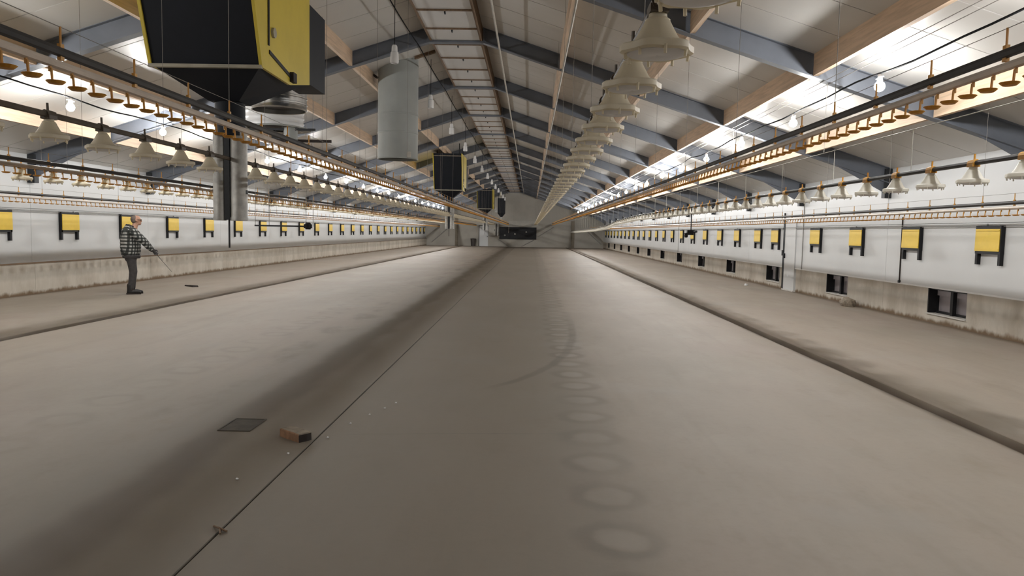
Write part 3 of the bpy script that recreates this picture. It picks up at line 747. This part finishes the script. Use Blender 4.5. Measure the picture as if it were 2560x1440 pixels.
# ------------------------------------------------------------------ hanging scale, sensor, tie wire
t = thing('hanging_scale', 'black hanging weighing bar with motor and wire grid behind the hopper tubes', 'scale', (-4.95, 15.0, 1.56))
MB().box(-.55, .5, -.015, .015, 0, .03).build('bar', M['darksteel'], t)
MB().lathe([(0, -.06), (.05, -.06), (.06, -.03), (.06, .05), (.04, .08), (0, .08)], 12, (.52, 0, .015)).build('motor', M['black'], t)
MB().box(.44, .60, -.02, .02, -.02, .06).build('motor_arm', M['black'], t)
for x, m_ in ((-.54, 'wire'), (-.26, 'wire'), (.18, 'orange'), (.48, 'wire'), (.62, 'wire')):
    zt_ = hang_z(-4.95 + x, 15.0) - 1.56
    zb_ = .55 if m_ == 'orange' else .015
    MB().tube([(x, 0, zb_), (x, 0, zt_)], .006, 5).build('suspension_wire', M[m_], t)
for k in range(7): MB().tube([(-.54, 0, .12 + .105 * k), (.50, 0, .10 + .10 * k)], .0035, 4).build('grid_wire', M['wire'], t)
t = thing('hanging_sensor', 'black climate sensor hanging on a rod under the orange-clamped feed line', 'sensor', (4.18, 19.85, 1.55))
MB().tube([(0, 0, .12), (0, 0, .73)], .014, 6).build('rod', M['darksteel'], t)
MB().box(-.10, .06, -.06, .06, .0, .13).build('housing', M['black'], t); MB().tube([(-.16, 0, .02), (.16, 0, .10)], .03, 8).build('arm', M['black'], t); MB().lathe([(0, -.07), (.04, -.06), (.05, 0), (0, .02)], 10, (-.12, 0, .0)).build('probe', M['black'], t)
q = MB().tube([(-5.55, 41.1, zr(-5.55) - .33), (2.3, 41.1, zr(2.3) - .33)], .012, 6)
tag(q.build('tie_wire', M['cable']), 'thin dark tie wire stretched level across a roof frame', 'wire')

# ------------------------------------------------------------------ small things on the floor
t = thing('brick', 'loose reddish brown brick with charred sides beside the floor joint', 'brick', (-1.70, 5.44, 0), math.radians(-40))
q = MB(); W_, L_, H_ = .055, .125, .062
ring = [(-L_, -W_), (-L_ * .3, -W_ * 1.06), (L_ * .4, -W_ * .97), (L_, -W_), (L_ * 1.02, W_ * .2), (L_ * .97, W_), (0, W_ * 1.04), (-L_ * .98, W_)]
n_ = len(ring)
q.poly([(a, b, 0) for a, b in ring] + [(a * .985, b * .985, H_ * .88) for a, b in ring] + [(a * .94, b * .92, H_) for a, b in ring],
       [tuple(range(n_ - 1, -1, -1)), tuple(2 * n_ + i for i in range(n_))] + [(k * n_ + i, k * n_ + (i + 1) % n_, (k + 1) * n_ + (i + 1) % n_, (k + 1) * n_ + i) for k in range(2) for i in range(n_)])
me = q.mesh('body', M['brick']); me.materials.append(M['soot']); me.materials.append(M['stone'])
for p in me.polygons:
    if abs(p.normal.z) < .5 and p.normal.x > .5: p.material_index = 1
    elif p.normal.z > .5: p.material_index = 2
inst('body', me, t)
t = thing('floor_drain', 'square dark drain cover set in the concrete floor', 'drain', (-2.22, 5.77, 0))
q = MB()
for a in ((-.125, .125, -.185, -.17), (-.125, .125, .17, .185), (-.125, -.113, -.17, .17), (.113, .125, -.17, .17)): q.box(a[0], a[1], a[2], a[3], -.004, .006)
q.build('frame', M['draincover'], t); MB().box(-.118, .118, -.168, .168, -.004, .003).build('cover', M['draincover'], t)
t = thing('wood_scrap', 'flat black scrap of wood on the floor near the person', 'scrap', (-8.6, 19.0, 0), math.radians(-42))
q = MB().hexa([(-.26, -.07, 0), (.24, -.08, 0), (.27, .06, 0), (-.24, .08, 0)], [(-.25, -.06, .03), (.22, -.07, .045), (.25, .05, .04), (-.23, .07, .025)]); q.build('body', M['soot'], t); 
def rock(name, label, cat, loc, r, sc, mt, seed, group=None):
    bm = bmesh.new(); bmesh.ops.create_icosphere(bm, subdivisions=2, radius=r); rnd = random.Random(seed)
    for v in bm.verts:
        f = 1 + rnd.uniform(-.16, .16); v.co = Vector((v.co.x * sc[0] * f, v.co.y * sc[1] * f, max(v.co.z, -r * .55) * sc[2] * f + r * .5 * sc[2]))
    me = bpy.data.meshes.new(name); bm.to_mesh(me); bm.free(); me.materials.append(M[mt])
    return tag(inst(name, me, None, loc), label, cat, group)
rock('rubble_stone', 'lump of rubble lying against the plinth below a hatch', 'stone', (7.28, 17.35, 0), .14, (1.1, 1.6, 1.0), 'stone', 3)
rock('rubble_stone', 'flat smaller piece of rubble beside the larger lump', 'stone', (7.40, 17.85, 0), .10, (.8, 2.4, .8), 'stone', 4)
rock('paper_scrap', 'crumpled white scrap of paper on the floor near the hatches', 'scrap', (6.81, 23.85, 0), .055, (1, 1.2, .8), 'tray', 5)
for i, (x, y) in enumerate([(-1.4, 5.89), (-1.31, 6.19), (-1.23, 6.43), (-1.17, 6.64), (-1.63, 5.05), (-1.47, 5.47), (-1.77, 4.5)]):
    rock('white_crumb', 'tiny white crumb lying on the floor near the brick', 'crumb', (x, y, 0), .0085, (1, 1, .8), 'tray', 20 + i, 'white crumbs near the floor joint')
t = tag(MB().tube([(-1.60, 3.76, .006), (-1.555, 3.72, .012), (-1.51, 3.70, .005)], .006, 6).tube([(-1.555, 3.72, .01), (-1.53, 3.665, .006)], .005, 6).build('twig', M['wooddark']), 'small forked brown twig on the floor joint', 'twig')

# ------------------------------------------------------------------ person
def blob(name, chains, voxel, mat, parent, smooth_it=3):
    bm = bmesh.new()
    for ch in chains:
        sy = 1.0
        pts = ch
        for i in range(len(pts) - 1):
            p, q_ = pts[i], pts[i + 1]
            L = (Vector(p[:3]) - Vector(q_[:3])).length
            n = max(1, int(L / (min(p[3], q_[3]) * .4)))
            for k in range(n + (1 if i == len(pts) - 2 else 0)):
                f = k / n
                g = [p[j] + (q_[j] - p[j]) * f for j in range(4)]
                wy = (p[4] if len(p) > 4 else 1) * (1 - f) + (q_[4] if len(q_) > 4 else 1) * f
                mtx = Matrix.Translation(g[:3]) @ Matrix.Diagonal((1, wy, 1, 1))
                bmesh.ops.create_icosphere(bm, subdivisions=2, radius=g[3], matrix=mtx)
    me = bpy.data.meshes.new(name); bm.to_mesh(me); bm.free()
    o = bpy.data.objects.new(name, me); COL.objects.link(o)
    md = o.modifiers.new('r', 'REMESH'); md.mode = 'VOXEL'; md.voxel_size = voxel; md.use_smooth_shade = True
    ms = o.modifiers.new('s', 'SMOOTH'); ms.iterations = smooth_it; ms.factor = .5
    dg = bpy.context.evaluated_depsgraph_get(); me2 = bpy.data.meshes.new_from_object(o.evaluated_get(dg))
    o.modifiers.clear(); o.data = me2; me2.materials.clear(); me2.materials.append(mat); me2.shade_smooth()
    bpy.data.meshes.remove(me)
    if parent: o.parent = parent
    return o
pa = thing('person', 'person in a black and white plaid jacket and dark trousers pointing a thin stick', 'person', (-8.865, 16.61, 0), math.radians(33))
# local: x facing, y to the person's left, z up
HX = .125
head = [[(HX - .015, 0, 1.655, .092, .86), (HX - .02, 0, 1.66, .092, .86)], [(HX - .035, 0, 1.665, .085, .86), (HX + .0, 0, 1.675, .075, .9)],
        [(HX + .02, 0, 1.60, .062, .85), (HX + .045, 0, 1.575, .045, .95)], [(HX + .065, 0, 1.645, .03), (HX + .092, 0, 1.622, .013), (HX + .088, 0, 1.615, .014)],
        [(HX + .07, -.02, 1.59, .014), (HX + .07, .02, 1.59, .014)], [(HX + .055, -.03, 1.672, .022), (HX + .055, .03, 1.672, .022)],
        [(HX - .01, -.082, 1.65, .012), (HX - .022, -.09, 1.63, .018), (HX - .008, -.084, 1.612, .010)], [(HX - .01, .082, 1.65, .012), (HX - .022, .09, 1.63, .018), (HX - .008, .084, 1.612, .010)],
        [(HX - .02, 0, 1.58, .062), (HX - .05, 0, 1.50, .065), (HX - .07, 0, 1.44, .08)]]
RS, RE, RW = (.03, -.21, 1.385), (.235, -.26, 1.175), (.405, -.235, .985)
LS, LE, LW = (.02, .21, 1.385), (-.03, .27, 1.10), (.03, .25, .86)
def hand(wr, dirv, side, curl):
    d = Vector(dirv).normalized(); nrm = Vector((0, side, 0)); nrm = (nrm - d * nrm.dot(d)).normalized(); acr = d.cross(nrm)
    W = Vector(wr); out = []
    pc = W + d * .045
    out.append([tuple(W) + (.026,), tuple(pc) + (.03,), tuple(W + d * .082) + (.028,)])
    for k, ln in enumerate((.068, .076, .072, .056)):
        base = W + d * .085 + acr * (.027 - .018 * k)
        a = base + (d * math.cos(curl * .5) + nrm * -math.sin(curl * .5) * 1) * ln * .45
        b = a + (d * math.cos(curl * 1.3) + nrm * -math.sin(curl * 1.3)) * ln * .35
        c = b + (d * math.cos(curl * 2.1) + nrm * -math.sin(curl * 2.1)) * ln * .28
        out.append([tuple(base) + (.0105,), tuple(a) + (.0098,), tuple(b) + (.009,), tuple(c) + (.008,)])
    tb = W + d * .03 + acr * .03; t1 = tb + (d * .6 + acr * .7 - nrm * .2).normalized() * .035; t2 = t1 + (d * .9 + acr * .15 - nrm * .4).normalized() * .032
    out.append([tuple(tb) + (.014,), tuple(t1) + (.0115,), tuple(t2) + (.0095,)])
    return out
rd = Vector(RW) - Vector(RE); ld = Vector(LW) - Vector(LE)
body = head + [
    [(-.0, 0, 1.40, .09, 1.9), (.0, 0, 1.25, .115, 1.45), (.02, 0, 1.08, .12, 1.25), (.0, 0, .93, .115, 1.4)],
    [RS + (.055,), RE + (.042,), RW + (.028,)], [LS + (.055,), LE + (.042,), LW + (.028,)],
    [(-.005, -.09, .90, .085), (.02, -.085, .50, .058), (-.03, -.085, .12, .042), (.0, -.085, .05, .04), (.1, -.09, .03, .03)],
    [(-.005, .09, .90, .085), (.05, .095, .50, .058), (.02, .10, .12, .042), (.05, .10, .05, .04), (.16, .10, .03, .03)]]
body += hand(RW, rd, 1, .85) + hand(LW, ld, -1, .45)
blob('body', body, .0075, M['skin'], pa, 2)
for hd in (hand(RW, rd, 1, .85), hand(LW, ld, -1, .45)):
    blob('glove', [[tuple(p[:3]) + (p[3] + .0035,) for p in ch] for ch in hd], .006, M['trouser'], pa, 2)
jk = blob('jacket', [
    [(-.04, 0, 1.43, .11, 1.45), (-.045, 0, 1.36, .160, 1.45), (-.03, 0, 1.22, .200, 1.18), (-.01, 0, 1.06, .222, 1.05), (-.01, 0, .97, .215, 1.02), (-.005, 0, .92, .19, 1.08)],
    [(-.05, 0, 1.47, .088, 1.05), (-.05, 0, 1.44, .10, 1.2)],
    [RS + (.10,), (.135, -.25, 1.275, .095), RE + (.086,), (.32, -.25, 1.075, .074), (.38, -.238, 1.010, .058)],
    [LS + (.088,), LE + (.075,), (.015, .255, .93, .055)]], .012, M['plaid'], pa, 3)
MB().tube([(.375, -.239, 1.016), (.412, -.234, .974)], .050, 12).build('cuff', M['trouser'], jk, True)
MB().lathe([(.172, .0), (.186, .02), (.186, .06), (.178, .07)], 24).build('waistband', M['trouser'], jk, True, (.005, 0, .80)).scale = (1, 1.1, 1)
MB().lathe([(.085, 0), (.098, .02), (.092, .055), (.08, .06)], 20).build('collar', M['trouser'], jk, True, (HX - .15, 0, 1.475)).rotation_euler = (0, math.radians(18), 0)
blob('trousers', [[(-.005, 0, .92, .135, 1.25), (-.01, 0, .82, .135, 1.3)],
    [(-.01, -.085, .84, .112), (.02, -.085, .50, .082), (-.01, -.085, .28, .070), (-.03, -.085, .14, .066)],
    [(-.01, .09, .84, .112), (.05, .095, .50, .082), (.03, .10, .28, .070), (.02, .10, .14, .066)]], .012, M['trouser'], pa, 3)
for cx, cy in ((-.03, -.09), (.03, .10)):
    bt = blob('boot', [[(cx - .02, cy, .20, .062), (cx - .02, cy, .10, .060), (cx - .03, cy, .055, .055)], [(cx - .03, cy, .05, .05), (cx + .08, cy, .05, .05), (cx + .17, cy, .038, .038)]], .009, M['boot'], pa, 2)
    MB().prism_y([(cx - .088, .0), (cx + .20, .0), (cx + .205, .022), (cx - .088, .03)], cy - .05, cy + .05).build('sole', M['soot'], bt)
blob('hair', [[(HX - .05, 0, 1.668, .084, .93), (HX - .045, 0, 1.64, .078, .98)]], .007, M['hair'], pa, 2)
for s in (-1, 1):
    MB().lathe([(0, -.010), (.007, -.007), (.010, 0), (.007, .007), (0, .010)], 8, (HX + .076, s * .031, 1.65)).build('eye', M['boot'], pa)
    MB().tube([(HX + .085, s * .05, 1.652), (HX - .02, s * .088, 1.655)], .004, 5).build('glasses_temple', M['black'], pa)
MB().box(HX + .082, HX + .090, -.055, .055, 1.640, 1.662).build('glasses', M['black'], pa)
R33 = Matrix.Rotation(math.radians(33), 3, 'Z')
d_ = rd.normalized(); hp = Vector(RW) + d_ * .095 + Vector((0, .028, 0))
tip = Vector((.80, -.15, .50))
ax = (tip - hp).normalized()
p0 = R33 @ (hp - ax * .10) + Vector((-8.865, 16.61, 0)); p1 = R33 @ tip + Vector((-8.865, 16.61, 0))
tag(MB().tube([p0, p1], [.006, .0035], 6).build('pointing_stick', M['darksteel']), 'thin dark stick held out low by the person', 'stick')
